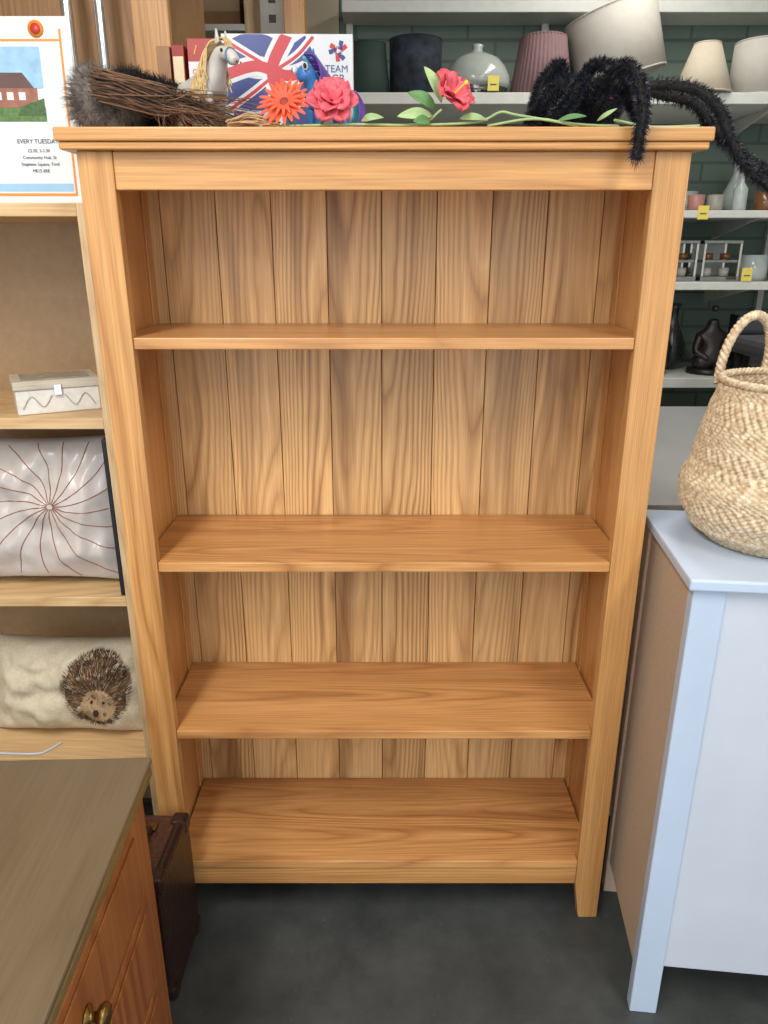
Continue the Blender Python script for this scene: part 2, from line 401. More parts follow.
bf=E('ring_binder',(-.581,1.64,.8665))
box('cover',-.010,.0,-.135,.12,0,.36,navy,bf,.003)
box('pages',-.013,-.0102,-.125,.115,.005,.35,plain('binder_pages',srgb(34,40,50),.6),bf,.001)
linen=plain('cream_linen',srgb(206,196,174),.85,var=.08,scale=150,bump=.2)
c2=E('hedgehog_cushion',(-.80,1.655,.549),(math.radians(-16),0,math.radians(-2)))
S2=cushion('hedgehog_cushion',.205,.125,.08,linen,c2,wr=.014,seed=5)
cols=[plain('print_dark',srgb(52,40,32),.9),plain('print_brown',srgb(112,86,62),.9),plain('print_tan',srgb(178,152,118),.9)]
vs=[];fs=[];mi=[]
def addq(ps,m):
    i=len(vs); 
    for (u,v),off in ps:
        p=S2(u,v,-1); p.y-=off; vs.append(p)
    fs.append(tuple(range(i,i+len(ps)))); mi.append(m)
def ell(cu_,cv,ru,rv,m,off,n=28,jag=0):
    rings=6
    pts=[[((cu_+ru*q/rings*math.cos(2*math.pi*k/n)*(1+(jag*U(-1,1) if q==rings else 0))),(cv+rv*q/rings*math.sin(2*math.pi*k/n)*(1+(jag*U(-1,1) if q==rings else 0)))) for k in range(n)] for q in range(rings+1)]
    for q in range(rings):
        for k in range(n):
            k2=(k+1)%n
            addq([(pts[q][k],off),(pts[q][k2],off),(pts[q+1][k2],off),(pts[q+1][k],off)],m)
HU,HV=.45,.04
ell(HU,HV,.39,.74,1,.0012,jag=.08)
ell(HU+.02,HV-.34,.22,.34,2,.002)
for k in range(2300):
    a=U(0,2*math.pi); r=math.sqrt(R()); u=HU+.40*r*math.cos(a); v=HV+.76*r*math.sin(a)
    if ((u-HU-.02)/.19)**2+((v-HV+.34)/.30)**2<1: continue
    du=(u-HU-.02); dv=(v-HV+.34)*.6; l=math.hypot(du,dv)+1e-5; du/=l; dv/=l
    ln=U(.03,.07); w=.0045
    if abs(u+du*ln)>.96 or abs(v+dv*ln*1.6)>.96: continue
    addq([((u-dv*w,v+du*w),.003),((u+dv*w,v-du*w),.003),((u+du*ln,v+dv*ln*1.6),.003)],random.choice([0,0,0,1,2]))
for k in range(220):
    a=U(0,2*math.pi); r=math.sqrt(R()); u=HU+.02+.19*r*math.cos(a); v=HV-.34+.30*r*math.sin(a); ln=U(.02,.04); w=.003
    addq([((u-w,v),.0028),((u+w,v),.0028),((u,v-ln*1.6),.0028)],random.choice([1,1,2]))
ell(HU+.0,HV-.48,.035,.07,0,.0045,12); ell(HU-.06,HV-.26,.018,.036,0,.0045,10); ell(HU+.10,HV-.26,.018,.036,0,.0045,10)
o=mesh('printed_hedgehog',vs,fs,cols,c2)
for p,m_ in zip(o.data.polygons,mi): p.material_index=m_
cb=E('white_cable'); curves('cable',[[(-.98,1.52,.4335),(-.86,1.515,.4335),(-.83,1.53,.4335),(-.81,1.56,.4335)]],.003,white_p,cb,8)

# ---------------------------------------------------------------- DRESSER front-left
d=E('wooden_dresser',(-.412,1.095,0),(0,0,math.radians(2)))
box('top',-.62,0,-.80,0,.737,.75,dr_top,d,.004)
box('top_edge_moulding',-.617,-.001,-.797,-.003,.714,.7368,dr_edge,d,.005)
box('body',-.60,-.034,-.78,-.022,.06,.7138,dr_side,d,.002)
box('stile_rear',-.0338,-.018,-.075,-.022,0,.7138,dr_side,d,.002)
box('stile_front',-.0338,-.018,-.78,-.727,0,.7138,dr_side,d,.002)
box('rail_top',-.0338,-.019,-.7268,-.0752,.69,.7138,dr_side,d,.001)
z=.687
for i,hh in enumerate((.17,.2,.2)):
    box('drawer_front_%d'%(i+1),-.0338,-.014,-.722,-.080,z-hh,z-.004,dr_side,d,.003)
    prism('drawer_panel_%d'%(i+1),[(-.70,z-hh+.02),(-.10,z-hh+.02),(-.10,z-.022),(-.70,z-.022)],-.0138,-.0105,'x',dr_side,d,.002)
    for yy in (-.365,-.56):
        lathe('knob_%d_%d'%(i,int(-yy*100)),[(0,0),(.016,0),(.016,.003),(.007,.006),(.007,.014),(.015,.018),(.019,.024),(.016,.030),(0,.033)],brass,d,24,(-.0104,yy,z-hh/2),(0,math.pi/2,0))
    z-=hh
box('leg_rear_far',-.60,-.56,-.07,-.022,0,.0598,dr_side,d); box('leg_front_far',-.60,-.56,-.78,-.73,0,.0598,dr_side,d)

# ---------------------------------------------------------------- SUITCASE
sc_=E('vintage_suitcase',(-.535,1.312,0),(0,0,math.radians(-2)))
lea=plain('brown_leather',srgb(78,48,36),.36,var=.3,scale=90,bump=.5)
lead=plain('dark_leather_trim',srgb(48,29,23),.38,var=.3,scale=90,bump=.4)
box('shell',-.07,.068,-.10,.10,.004,.345,lea,sc_,.012)
for sx in(-.071,.044):
    box('rim_strap_%d'%int(sx*1000),sx,sx+.027,-.103,.103,.001,.349,lead,sc_,.010)
for sy in(-.10,.068):
    for sz in(.0,.31):
        box('corner_%d_%d'%(sy*1000,sz*100),.035,.0735,sy-.0045,sy+.0355,sz,sz+.0402,lead,sc_,.008)
for sz in(.10,.24): box('lock_plate_%d'%int(sz*100),.0,.03,-.1065,-.1015,sz,sz+.03,brass,sc_,.001)
curves('handle',[[(0,-.035,.348),(0,-.03,.362),(0,.03,.362),(0,.035,.348)]],.007,lead,sc_,8,4)
for sy in(-.05,.05): box('handle_ring_%d'%int(sy*100),-.012,.012,sy-.012,sy+.012,.349,.3525,brass,sc_,.001)
lines=[[(.0695,y_,.02),(.0695,y_,.33)] for y_ in(-.06,.06)]+[[(.0695,-.06,z_),(.0695,.06,z_)] for z_ in(.05,.30)]
curves('stitching',lines,.0012,plain('stitch_thread',srgb(120,90,60),.7),sc_)

# ---------------------------------------------------------------- WHITE CHEST right
ch=E('white_chest',(.546,1.185,0),(0,0,math.radians(-6)))
W,Dp=.80,.355
box('top',-.012,W+.012,-.014,Dp+.01,1.036,1.058,daylit_w,ch,.004)
for xx,n in((0,'left'),(W-.058,'right')):
    box('post_front_'+n,xx,xx+.058,0,.03,0,1.0358,daylit_w,ch,.003)
    box('post_rear_'+n,xx,xx+.058,Dp-.025,Dp,0,1.0358,white_p if n=='right' else mdf,ch,.002)
box('side_left',.006,.02,.0302,Dp-.0252,.10,1.0358,mdf,ch,.001)
box('side_right',W-.02,W-.006,.0302,Dp-.0252,.10,1.0358,mdf,ch,.001)
box('front_panel',.0582,W-.0582,.006,.022,.136,1.0358,white_p,ch,.001)
box('back_panel',.0582,W-.0582,Dp-.012,Dp-.004,.136,1.0358,mdf,ch,.001)
box('base_panel',.021,W-.021,.0302,Dp-.0252,.14,.155,mdf,ch,.001)

# basket
bs=E('seagrass_basket',(.765,1.372,1.0592))
def straw():
    m,nt,b=newmat('seagrass_straw')
    tc=N(nt,'ShaderNodeTexCoord'); n=N(nt,'ShaderNodeTexNoise'); n.inputs['Scale'].default_value=110; n.inputs['Detail'].default_value=4
    L(nt,tc.outputs['Object'],n.inputs['Vector']); r=N(nt,'ShaderNodeValToRGB')
    e=r.color_ramp.elements; e[0].position=.32; e[0].color=srgb(178,150,114); e[1].position=.68; e[1].color=srgb(232,216,188)
    L(nt,n.outputs['Fac'],r.inputs['Fac']); L(nt,r.outputs['Color'],b.inputs['Base Color']); b.inputs['Roughness'].default_value=.7
    return m
st=straw()
ctrl=[(0,.120),(.03,.154),(.07,.175),(.11,.178),(.145,.164),(.155,.158),(.165,.160),(.20,.153),(.25,.142),(.29,.130),(.305,.128)]
prof=[(0,0),(.06,0),(.11,.002)]
rows=156
for j in range(rows):
    z_=.305*j/(rows-1)
    for (za,ra),(zb,rb) in zip(ctrl,ctrl[1:]):
        if za<=z_<=zb+1e-9:
            t=(z_-za)/(zb-za); r_=ra+(rb-ra)*(t*t*(3-2*t)*.5+t*.5); break
    prof.append((r_,z_+.003))
def weave(a,j,r,z):
    if j<3: return r
    row=j//3; ph=(row%4)*math.pi/2 if (row//8)%2 else -(row%4)*math.pi/2
    return r+.0022*math.sin(a*62+ph)*math.sin(math.pi*((j%3)+.5)/3)+.0012*mn.noise(Vector((a*8,z*60,0)))
lathe('woven_body',prof,st,bs,372,fn=weave,solid=.004,smooth=False)
braid=[]
for q in range(3):
    braid.append([((.129+.004*math.cos(26*t*2*math.pi/160+q*2.09))*math.cos(t*2*math.pi/160),(.129+.004*math.cos(26*t*2*math.pi/160+q*2.09))*math.sin(t*2*math.pi/160),.310+.004*math.sin(26*t*2*math.pi/160+q*2.09)) for t in range(161)])
curves('rim_braid',braid,.0042,st,bs)
def handle(nm,ang,tilt,h=.115,w=.055):
    c=Vector((.130*math.cos(ang),.130*math.sin(ang),.285)); tx=Vector((-math.sin(ang),math.cos(ang),0)); rd=Vector((math.cos(ang),math.sin(ang),0))
    up=(Vector((0,0,1))*math.cos(tilt)+rd*math.sin(tilt)); sp=[]
    for q in range(3):
        pts=[]
        for t in range(81):
            s=t/80; th=-.35+ (math.pi+.7)*s
            base=c+tx*(w*1.05*math.cos(th))+up*(.04+h*.62*math.sin(th)+.0)
            nrm=tx*math.cos(th)+up*math.sin(th); nn=rd
            k=2*math.pi*(s*11)+q*2.09
            pts.append(base+nrm*.0048*math.cos(k)+nn*.0048*math.sin(k))
        sp.append(pts)
    curves(nm,sp,.0052,st,bs)
handle('handle_back',math.radians(112),math.radians(-6),.155,.058)
handle('handle_side',math.radians(-25),math.radians(150),.13,.055)

# table behind
tb2=E('display_table')
gm=plain('grey_laminate',srgb(176,178,178),.35,var=.04,scale=6)
box('top',.60,2.1,1.66,2.84,1.0,1.03,gm,tb2,.003)
box('body',.64,2.06,1.70,2.80,.08,.9998,gm,tb2,.002)
box('plinth',.66,2.04,1.73,2.77,0,.0798,black,tb2,0)

# ---------------------------------------------------------------- BACKGROUND SHELVES
bs2=E('wall_shelving')
def rackshelf(n,z0,z1,y0=3.0,x0=-.16,x1=2.5): box(n,x0,x1,y0,3.447,z0,z1,white_sh,bs2,.003)
rackshelf('shelf_a',2.45,2.49,3.27); rackshelf('shelf_b',2.096,2.134); rackshelf('shelf_c',1.715,1.742); rackshelf('shelf_d',1.454,1.484); rackshelf('shelf_e',1.073,1.113); rackshelf('shelf_f',.30,.34)
for x_ in(-.15,.63,1.66,2.46):
    for (a,b_) in((0,.2998),(.3402,1.0728),(1.1132,1.4538),(1.4842,1.7148),(1.7422,2.0958),(2.1342,2.4498),(2.4902,2.85)):
        box('slotted_upright',x_,x_+.026,3.42,3.447,a,b_,white_sh,bs2,0)
for x_ in(1.42,1.95):
    for zt in(2.096,1.715,1.454):
        prism('bracket',[(3.02,zt-.001),(3.419,zt-.001),(3.419,zt-.07),(3.10,zt-.015)],x_,x_+.008,'x',white_sh,bs2,0)
yel=plain('yellow_label',srgb(226,208,92),.5,var=.03)
for x_,z_ in((1.20,1.722),(1.40,1.500),(.39,2.150),(1.5,1.08)):
    box('price_card',x_-.020,x_+.020,2.997,2.9992,z_-.012,z_+.036,yel,bs2,0); box('price_print',x_-.012,x_+.012,2.9962,2.9968,z_+.006,z_+.010,ink,bs2,0)
pu=E('slotted_post')
box('strip',-.437,-.352,3.05,3.07,0,2.88,white_sh,pu,.001)
for k in range(46):
    box('slot_%d'%k,-.407,-.382,3.0485,3.0495,.08+.06*k,.105+.06*k,black,pu,0)
wp=E('timber_post'); box('post',-.344,-.272,2.95,3.04,.0102,2.88,oak_v,wp,.003); box('base_plate',-.350,-.262,2.935,3.045,0,.01,black,wp,.001)
hs_=E('high_shelf_unit'); box('board',-1.9,-.47,2.9,3.4,2.46,2.49,white_sh,hs_,.002); box('board_lower',-1.9,-.47,2.9,3.4,2.3,2.32,white_sh,hs_,.002)
box('end_left',-1.93,-1.902,2.9,3.4,0,2.6,lt_v,hs_); box('end_right',-.4698,-.455,2.9,3.4,0,2.6,lt_v,hs_)
st2=E('storage_carton',(-.62,3.1,2.3205)); box('carton',-.13,.12,-.1,.1,0,.1,plain('brown_card',srgb(150,112,76),.7),st2,.002); box('tape',-.02,.02,-.1006,.1,.1001,.1008,lt_v,st2,0); box('lid_flap',-.129,.119,-.102,-.1002,.06,.099,kraft,st2,0)

# lampshades
def shade(name,x,y,z,rb,rt,h,mat,rot=None,pleat=0):
    g=E(name,(x,y,z),rot or (0,0,0))
    n=160 if pleat else 48
    lathe('fabric',[(rb,0),(rb+(rt-rb)*.5,h*.5),(rt,h)],mat,g,n,fn=(lambda a,j,r,z_: r+pleat*math.sin(a*40)) if pleat else None,solid=.003)
    for rr,zz in((rb,0.003),(rt,h)):
        curves('ring_%d'%int(zz*100),[[(rr*math.cos(t*math.pi/20),rr*math.sin(t*math.pi/20),zz) for t in range(41)]],.0032,mat,g)
    curves('spider_fitting',[[(rt*math.cos(a),rt*math.sin(a),h-.003),(0,0,h-.025)] for a in(0,2.09,4.19)],.0018,chrome,g)
    return g
b0=2.1345
shade('lampshade',-.058,3.14,b0,.080,.062,.18,plain('dark_green_fabric',srgb(40,60,56),.8,var=.1))
flo=plain('navy_floral_fabric',srgb(30,38,50),.8,var=.9,scale=28)
shade('lampshade',.118,3.16,b0,.094,.096,.195,flo)
gl=E('glass_table_lamp',(.345,3.14,b0))
opal=plain('opal_glass',srgb(160,168,162),.15,var=.05)
lathe('shade_dome',[(.116,.03),(.122,.045),(.120,.07),(.106,.10),(.082,.128),(.045,.145),(.02,.152),(.016,.165),(.021,.176),(0,.182)],opal,gl,solid=.003)
lathe('base',[(0,0),(.06,0),(.06,.01),(.03,.02),(.025,.03),(.11,.031)],chrome,gl)
shade('lampshade',.590,3.16,b0,.115,.082,.205,plain('dusky_mauve_fabric',srgb(120,94,96),.85,var=.06),pleat=.0022)
wf=plain('white_lamp_fabric',srgb(176,172,164),.85,var=.04)
shade('lampshade',.905,3.19,2.205,.158,.165,.235,wf,(math.radians(0),math.radians(-18),0))
shade('lampshade',1.165,3.07,b0,.105,.045,.165,plain('cream_lamp_fabric',srgb(182,172,154),.85,var=.04))
shade('lampshade',1.390,3.12,b0,.104,.098,.18,wf)
shade('lampshade',1.66,3.14,b0,.12,.08,.2,wf)

def jar(name,x,y,z,prof,mat,seg=24,s=1): 
    g=E(name,(x,y,z),s=s); lathe('body',prof,mat,g,seg); return g
pk=plain('pink_ceramic',srgb(170,122,112),.4); glz=plain('dark_glaze',srgb(44,46,48),.25,var=.3); gbz=plain('stone_glaze',srgb(150,146,138),.4); palg=plain('pale_glass',srgb(168,178,176),.12,var=.1)
amb=plain('amber_glass',srgb(110,74,44),.2)
cup=[(0,0),(.026,0),(.03,.01),(.032,.06),(.029,.06),(.026,.012),(0,.01)]
jr=[(0,0),(.035,0),(.04,.01),(.04,.07),(.036,.07),(.036,.03),(0,.03)]
vase=[(0,0),(.035,0),(.06,.05),(.062,.10),(.035,.16),(.02,.2),(.022,.24),(.032,.26),(.027,.26),(.016,.23),(0,.2)]
bot=[(0,0),(.03,0),(.033,.01),(.033,.10),(.012,.13),(.012,.16),(.015,.165),(0,.165)]
Zc,Zd,Ze=1.7425,1.4845,1.1135
jar('ceramic_cup',1.215,3.12,Zc,cup,pk); jar('ceramic_cup',1.29,3.12,Zc,cup,gbz)
jar('glass_bottle',1.375,3.10,Zc,bot,palg,s=.8); jar('candle_jar',1.475,3.10,Zc,jr,amb); jar('vase',1.60,3.15,Zc,vase,gbz,s=.9)
jar('candle_jar',1.24,3.30,Zc,jr,palg,s=1.2); jar('vase',1.78,3.2,Zc,vase,gbz,s=.8); jar('vase',1.43,3.28,Zc,vase,palg,s=.75)
gb=plain('mirror_glass',srgb(140,146,148),.08,.9,var=.1)
for nm,x_ in(('mirrored_tealight_box',1.155),('mirrored_tealight_box',1.325)):
    g=E(nm,(x_,3.14,Zd))
    w=.07
    for sx in(-1,1):
        for sy in(-1,1): box('corner_rod_%d%d'%(sx,sy),sx*w-.004,sx*w+.004,sy*w-.004,sy*w+.004,0,.14,chrome,g,0)
    box('base',-w-.006,w+.006,-w-.006,w+.006,.0,.018,gb,g,.001); box('lid',-w-.006,w+.006,-w-.006,w+.006,.1405,.152,gb,g,.001)
    box('mid_tray',-w+.005,w-.005,-w+.004,w-.004,.07,.08,gb,g,.001)
    box('back_glass',-w+.005,w-.005,w-.003,w-.001,.019,.139,palg,g,0)
    for cx in(-.035,.035):
        lathe('tealight_%d'%int(cx*100),[(0,.019),(.020,.019),(.020,.05),(0,.05)],wf,g,20,(cx,-.02,0)); lathe('tealight_top_%d'%int(cx*100),[(0,.081),(.020,.081),(.020,.105),(0,.105)],amb,g,20,(cx,-.02,0))
jar('candle_jar',1.49,3.15,Zd,jr,palg,s=1.4); jar('candle_jar',1.60,3.12,Zd,jr,amb,s=1.2); jar('vase',1.72,3.2,Zd,vase,glz,s=.8)
jar('vase',1.125,3.13,Ze,vase,black,s=1.1); jar('vase',1.235,3.26,Ze,vase,glz,s=1.05)
bd=E('buddha_ornament',(1.36,3.14,Ze))
dk=plain('dark_bronze',srgb(44,40,42),.35,.3,var=.3)
skin('figure',[(0,0,.06),(0,0,.12),(0,0,.17),(0,0,.19),(0,0,.225),(.05,0,.15),(.07,-.02,.09),(.02,-.055,.06),(-.05,0,.15),(-.07,-.02,.09),(-.02,-.055,.06),(.07,-.03,.035),(0,-.07,.025),(-.07,-.03,.035)],
     [(0,1),(1,2),(2,3),(3,4),(2,5),(5,6),(6,7),(2,8),(8,9),(9,10),(0,11),(11,12),(0,13)],[.05,.045,.035,.018,.032,.02,.017,.013,.02,.017,.013,.03,.022,.03],dk,bd)
blob('topknot',(0,0,.262),(.014,.014,.014),dk,bd)
lathe('plinth',[(0,0),(.085,0),(.08,.02),(0,.02)],dk,bd)
cr=E('storage_crate',(1.60,3.15,Ze)); 
for k in range(5): box('slat_%d'%k,-.12,.12,-.12,-.112,.01+.045*k,.045+.045*k,dk,cr,.002)
for sx in(-.12,.112): box('end_%d'%int(sx*100),sx,sx+.008,-.112,.112,0,.23,dk,cr,.001)
box('bottom',-.11,.11,-.11,.11,0,.008,dk,cr,0)
gc=E('grey_upholstered_stool',(1.33,2.45,1.0305)); gf=plain('charcoal_fabric',srgb(62,64,68),.85,var=.2,scale=120,bump=.2)
for sx in(-.12,.12):
    for sy in(-.1,.1): lathe('leg_%d_%d'%(sx*100,sy*100),[(0,0),(.009,0),(.014,.24),(0,.24)],black,gc,16,(sx,sy,0))
box('seat',-.15,.15,-.13,.13,.2402,.30,gf,gc,.02)
box('backrest',-.14,.14,.10,.135,.3005,.36,gf,gc,.015)

# ---------------------------------------------------------------- ITEMS ON TOP OF BOOKCASE
T0=1.7975
gbx=E('boxed_game',(-.185,1.655,T0),(0,0,math.radians(1)))
whitec=plain('white_card',srgb(212,216,222),.3,var=.02); red=plain('print_red',srgb(190,44,58),.35,var=.05); blue=plain('print_blue',srgb(46,64,132),.35,var=.1)
lblue=plain('print_light_blue',srgb(110,150,200),.35,var=.1)
box('carton',-.125,.125,-.03,.03,0,.188,whitec,gbx,.001)
def ribbon(n,pts,w,mat,off,x1=.055):
    P=cat([(x,0,z) for x,z in pts],8); v=[];f=[]
    for i,p in enumerate(P):
        t=(P[min(i+1,len(P)-1)]-P[max(i-1,0)]).normalized(); nr=Vector((-t.z,0,t.x))*w/2
        for s in(-1,1):
            q=p+nr*s; q.x=max(-.124,min(.124,q.x)); q.z=max(.001,min(.187,q.z)); v.append((q.x,-.0301-off,q.z))
    for i in range(len(P)-1): f.append((2*i,2*i+1,2*i+3,2*i+2))
    mesh(n,v,f,mat,gbx)
ribbon('flag_field_a',[(-.118,.150),(-.06,.168),(0,.145),(.045,.165)],.045,blue,.0002)
ribbon('flag_field_b',[(-.118,.095),(-.05,.085),(0,.105),(.045,.09)],.055,blue,.0002)
ribbon('flag_field_c',[(-.11,.035),(-.03,.03),(.055,.05)],.045,blue,.0002)
ribbon('flag_white_h',[(-.124,.118),(-.06,.134),(.0,.118),(.055,.135)],.034,whitec,.0005)
ribbon('flag_red_h',[(-.124,.118),(-.06,.134),(.0,.118),(.055,.135)],.019,red,.0008)
ribbon('flag_white_v',[(.0,.187),(-.03,.13),(-.02,.07),(-.055,.01)],.038,whitec,.0006)
ribbon('flag_red_v',[(.0,.187),(-.03,.13),(-.02,.07),(-.055,.01)],.022,red,.0009)
for k,(p,mt,w_) in enumerate([([(-.12,.18),(-.075,.155),(-.03,.13)],whitec,.014),([(.05,.185),(.02,.155),(-.02,.13)],whitec,.014),([(-.118,.06),(-.07,.09),(-.03,.118)],whitec,.014),([(.055,.055),(.02,.085),(-.02,.115)],whitec,.014),
    ([(-.12,.178),(-.075,.153),(-.035,.132)],red,.006),([(.05,.183),(.02,.153),(-.018,.13)],red,.006),([(-.118,.058),(-.07,.088),(-.03,.116)],red,.006),([(.055,.053),(.02,.083),(-.018,.113)],red,.006)]):
    ribbon('flag_diagonal_%d'%k,p,w_,mt,.0004+.00005*k)
for k in range(3): ribbon('swoosh_%d'%k,[(.0+.02*k,.004),(.052+.006*k,.04),(.064-.004*k,.09),(.056,.125)],.006,(lblue,red,blue)[k],.0010+.0001*k)
for i in range(9):
    a=i/9*2*math.pi; ribbon('crest_%d'%i,[(.097+.004*math.cos(a),.160+.004*math.sin(a)),(.097+.018*math.cos(a+.5),.160+.018*math.sin(a+.5))],.008,(red,blue,whitec)[i%3],.0004)
text('label_upper','TEAM',.0175,blue,gbx,(.071,-.0305,.124)); text('label_lower','GB',.0195,blue,gbx,(.083,-.0305,.107))
curves('ring_marks',[[(.084+.013*k+.006*math.cos(t*math.pi/8),-.0305,.094-.006*(k%2)+.006*math.sin(t*math.pi/8)) for t in range(17)] for k in range(3)],.0008,lblue,gbx)
for k in range(3): box('small_print_%d'%k,.068,.12,-.0304,-.0301,.055+.010*k,.058+.010*k,ink,gbx,0)
rb_=E('red_boxed_set',(-.350,1.695,T0))
box('carton',-.035,.035,-.03,.03,0,.19,plain('red_card',srgb(166,40,38),.4,var=.08),rb_,.001)
box('band',-.034,.034,-.0306,-.03,.12,.15,whitec,rb_,0); text('label','CLASSICS',.013,red,rb_,(0,-.031,.128),align='CENTER')
box('label_lower',-.03,.03,-.0306,-.03,.03,.09,plain('sticker_cream',srgb(225,205,160),.5),rb_,0)
for k in range(3): curves('sunburst_%d'%k,[[(-.022+.02*k,-.0305,.162),(-.016+.02*k,-.0305,.178)]],.0015,plain('gold_%d'%k,srgb(226,180,80),.4),rb_)
yb=E('book',(-.405,1.70,T0)); box('cover',-.012,.012,-.03,.03,0,.180,plain('red_book_cloth',srgb(150,40,36),.5),yb,.001); box('spine_label',-.010,.010,-.0308,-.03,.10,.16,plain('cream_book',srgb(222,206,170),.5),yb,0)
yb=E('book',(-.434,1.70,T0)); box('cover',-.013,.013,-.03,.03,0,.178,plain('tan_book_cloth',srgb(150,108,72),.5),yb,.001); box('spine_label',-.009,.009,-.0308,-.03,.03,.08,red,yb,0)

ff=E('faux_fur_stole',(-.475,1.53,T0))
fg=plain('grey_fur',srgb(110,102,96),.9,var=.5,scale=60); fb=plain('black_fur',srgb(24,21,20),.8,var=.4)
blobs=[((-.05,0,.058),(.045,.045,.054),fg),((.005,.03,.072),(.05,.035,.040),fb),((.055,.04,.056),(.045,.030,.042),fb),((-.02,.0,.038),(.045,.035,.032),fg)]
for k,(c,r,m_) in enumerate(blobs):
    blob('tuft_%d'%k,c,r,m_,ff,.3)
    hs=[]
    for q in range(2600):
        dd=rdir(); p=Vector((c[0]+dd.x*r[0]*.95,c[1]+dd.y*r[1]*.95,c[2]+dd.z*r[2]*.95))
        if p.z<.022: continue
        hs.append((p,dd+rdir()*.55+Vector((-.35,0,.05)),U(.012,.026)))
    hairs('strands_%d'%k,hs,m_,ff,.0005)
bb=E('besom_broom',(-.41,1.470,T0))
tw=plain('birch_twig',srgb(120,88,64),.8,var=.3); tw2=plain('birch_twig_dark',srgb(76,54,42),.8,var=.3)
for nm,mt in(('twigs_a',tw),('twigs_b',tw2)):
    sp=[]
    for k in range(120):
        y0,z0=U(-.018,.018),U(.045,.085); e=(U(.02,.205),U(-.04,.05),max(.003,U(-.05,.062)))
        m1=(.01+U(-.02,.03),y0*1.4+U(-.012,.012),z0*.72+U(-.016,.014))
        sp.append(([(-.085+U(-.02,.02),y0*.6,z0+U(0,.018)),m1,((m1[0]+e[0])/2,(m1[1]+e[1])/2,max(.003,(m1[2]+e[2])/2+U(-.004,.014))),e],(1,.35)))
    curves(nm,sp,.0013,mt,bb,4,1)

# toy horse
th=E('toy_horse',(-.335,1.535,T0),(0,0,math.radians(-42)),1.08)
hw=plain('white_plastic_horse',srgb(196,192,186),.4,var=.14,scale=30); mane=plain('golden_mane',srgb(206,176,124),.6,var=.25,scale=90)
V=[(-.035,0,.075),(0,0,.073),(.032,0,.078),(.05,0,.098),(.062,0,.120),(.085,0,.112),(.100,0,.098),
   (-.044,.014,.068),(-.036,.015,.046),(-.048,.015,.026),(-.045,.015,.004),(-.044,-.014,.068),(-.036,-.015,.046),(-.048,-.015,.026),(-.045,-.015,.004),
   (.036,.013,.060),(.037,.014,.032),(.036,.014,.004),(.036,-.013,.060),(.044,-.014,.034),(.038,-.014,.004)]
Ed=[(0,1),(1,2),(2,3),(3,4),(4,5),(5,6),(0,7),(7,8),(8,9),(9,10),(0,11),(11,12),(12,13),(13,14),(2,15),(15,16),(16,17),(2,18),(18,19),(19,20)]
Rr=[.022,.021,.022,.016,.015,.011,.0085,.013,.008,.0055,.0075,.013,.008,.0055,.0075,.010,.0055,.0072,.010,.0055,.0072]
skin('body',V,Ed,Rr,hw,th)
for s in(-1,1):
    prism('ear_%d'%s,[(.060,.128),(.070,.130),(.064,.150)],s*.009-.002,s*.009+.002,'y',hw,th,.0008)
    blob('eye_%d'%s,(.078,s*.0115,.117),(.003,.002,.003),black,th)
    blob('nostril_%d'%s,(.106,s*.004,.098),(.0015,.001,.0015),black,th)
bri=plain('bridle_blue',srgb(90,130,170),.5)
curves('bridle',[[(.088,.012*math.cos(t*math.pi/8),.109+.012*math.sin(t*math.pi/8)) for t in range(17)]],.0012,bri,th)
sp=[]
for k in range(90):
    t=R(); s=random.choice((-1,1)); x=.022+.045*t; z_=.092+.045*t
    sp.append(([(x-.008,0,z_+.004),(x-.016,s*.014,z_-.004),(x-.018+U(-.01,.01),s*(.020+.004*R()),z_-.03),(x-.014+U(-.014,.01),s*(.022+.004*R()),z_-U(.045,.07))],(1,.5)))
for k in range(14):
    sp.append(([(.062,U(-.004,.004),.137),(.078,U(-.008,.008),.134),(.088,U(-.01,.01),.118)],(1,.4)))
for k in range(40):
    sp.append(([(-.052,U(-.004,.004),.085),(-.075,U(-.008,.008),.08),(-.088+U(-.006,.006),U(-.012,.012),.05),(-.08+U(-.01,.01),U(-.014,.014),.012)],(1,.5)))
curves('mane_and_tail',sp,.0020,mane,th,4,1)

# blue toy pony
bp_=E('toy_pony',(-.108,1.560,T0),(0,0,math.radians(-145)),1.16)
pb=plain('blue_plastic_pony',srgb(60,120,190),.35,var=.1); pm=plain('purple_mane',srgb(86,54,140),.5,var=.3,scale=60); ptq=plain('teal_mane',srgb(60,160,180),.5,var=.2)
V=[(-.022,0,.055),(0,0,.053),(.018,0,.056),(.026,0,.075),(.034,0,.092),(.052,0,.087),
   (-.028,.011,.045),(-.028,.012,.024),(-.028,.012,.004),(-.028,-.011,.045),(-.028,-.012,.024),(-.028,-.012,.004),
   (.020,.011,.042),(.021,.012,.022),(.021,.012,.004),(.020,-.011,.042),(.021,-.012,.022),(.021,-.012,.004)]
Ed=[(0,1),(1,2),(2,3),(3,4),(4,5),(0,6),(6,7),(7,8),(0,9),(9,10),(10,11),(2,12),(12,13),(13,14),(2,15),(15,16),(16,17)]
skin('body',V,Ed,[.017,.016,.016,.012,.019,.012,.010,.007,.009,.010,.007,.009,.009,.007,.009,.009,.007,.009],pb,bp_)
for s in(-1,1):
    blob('eye_%d'%s,(.046,s*.016,.096),(.005,.003,.006),whitec,bp_); blob('pupil_%d'%s,(.048,s*.0185,.096),(.003,.0015,.004),black,bp_)
    prism('ear_%d'%s,[(.024,.106),(.034,.108),(.027,.124)],s*.010-.002,s*.010+.002,'y',pb,bp_,.0008)
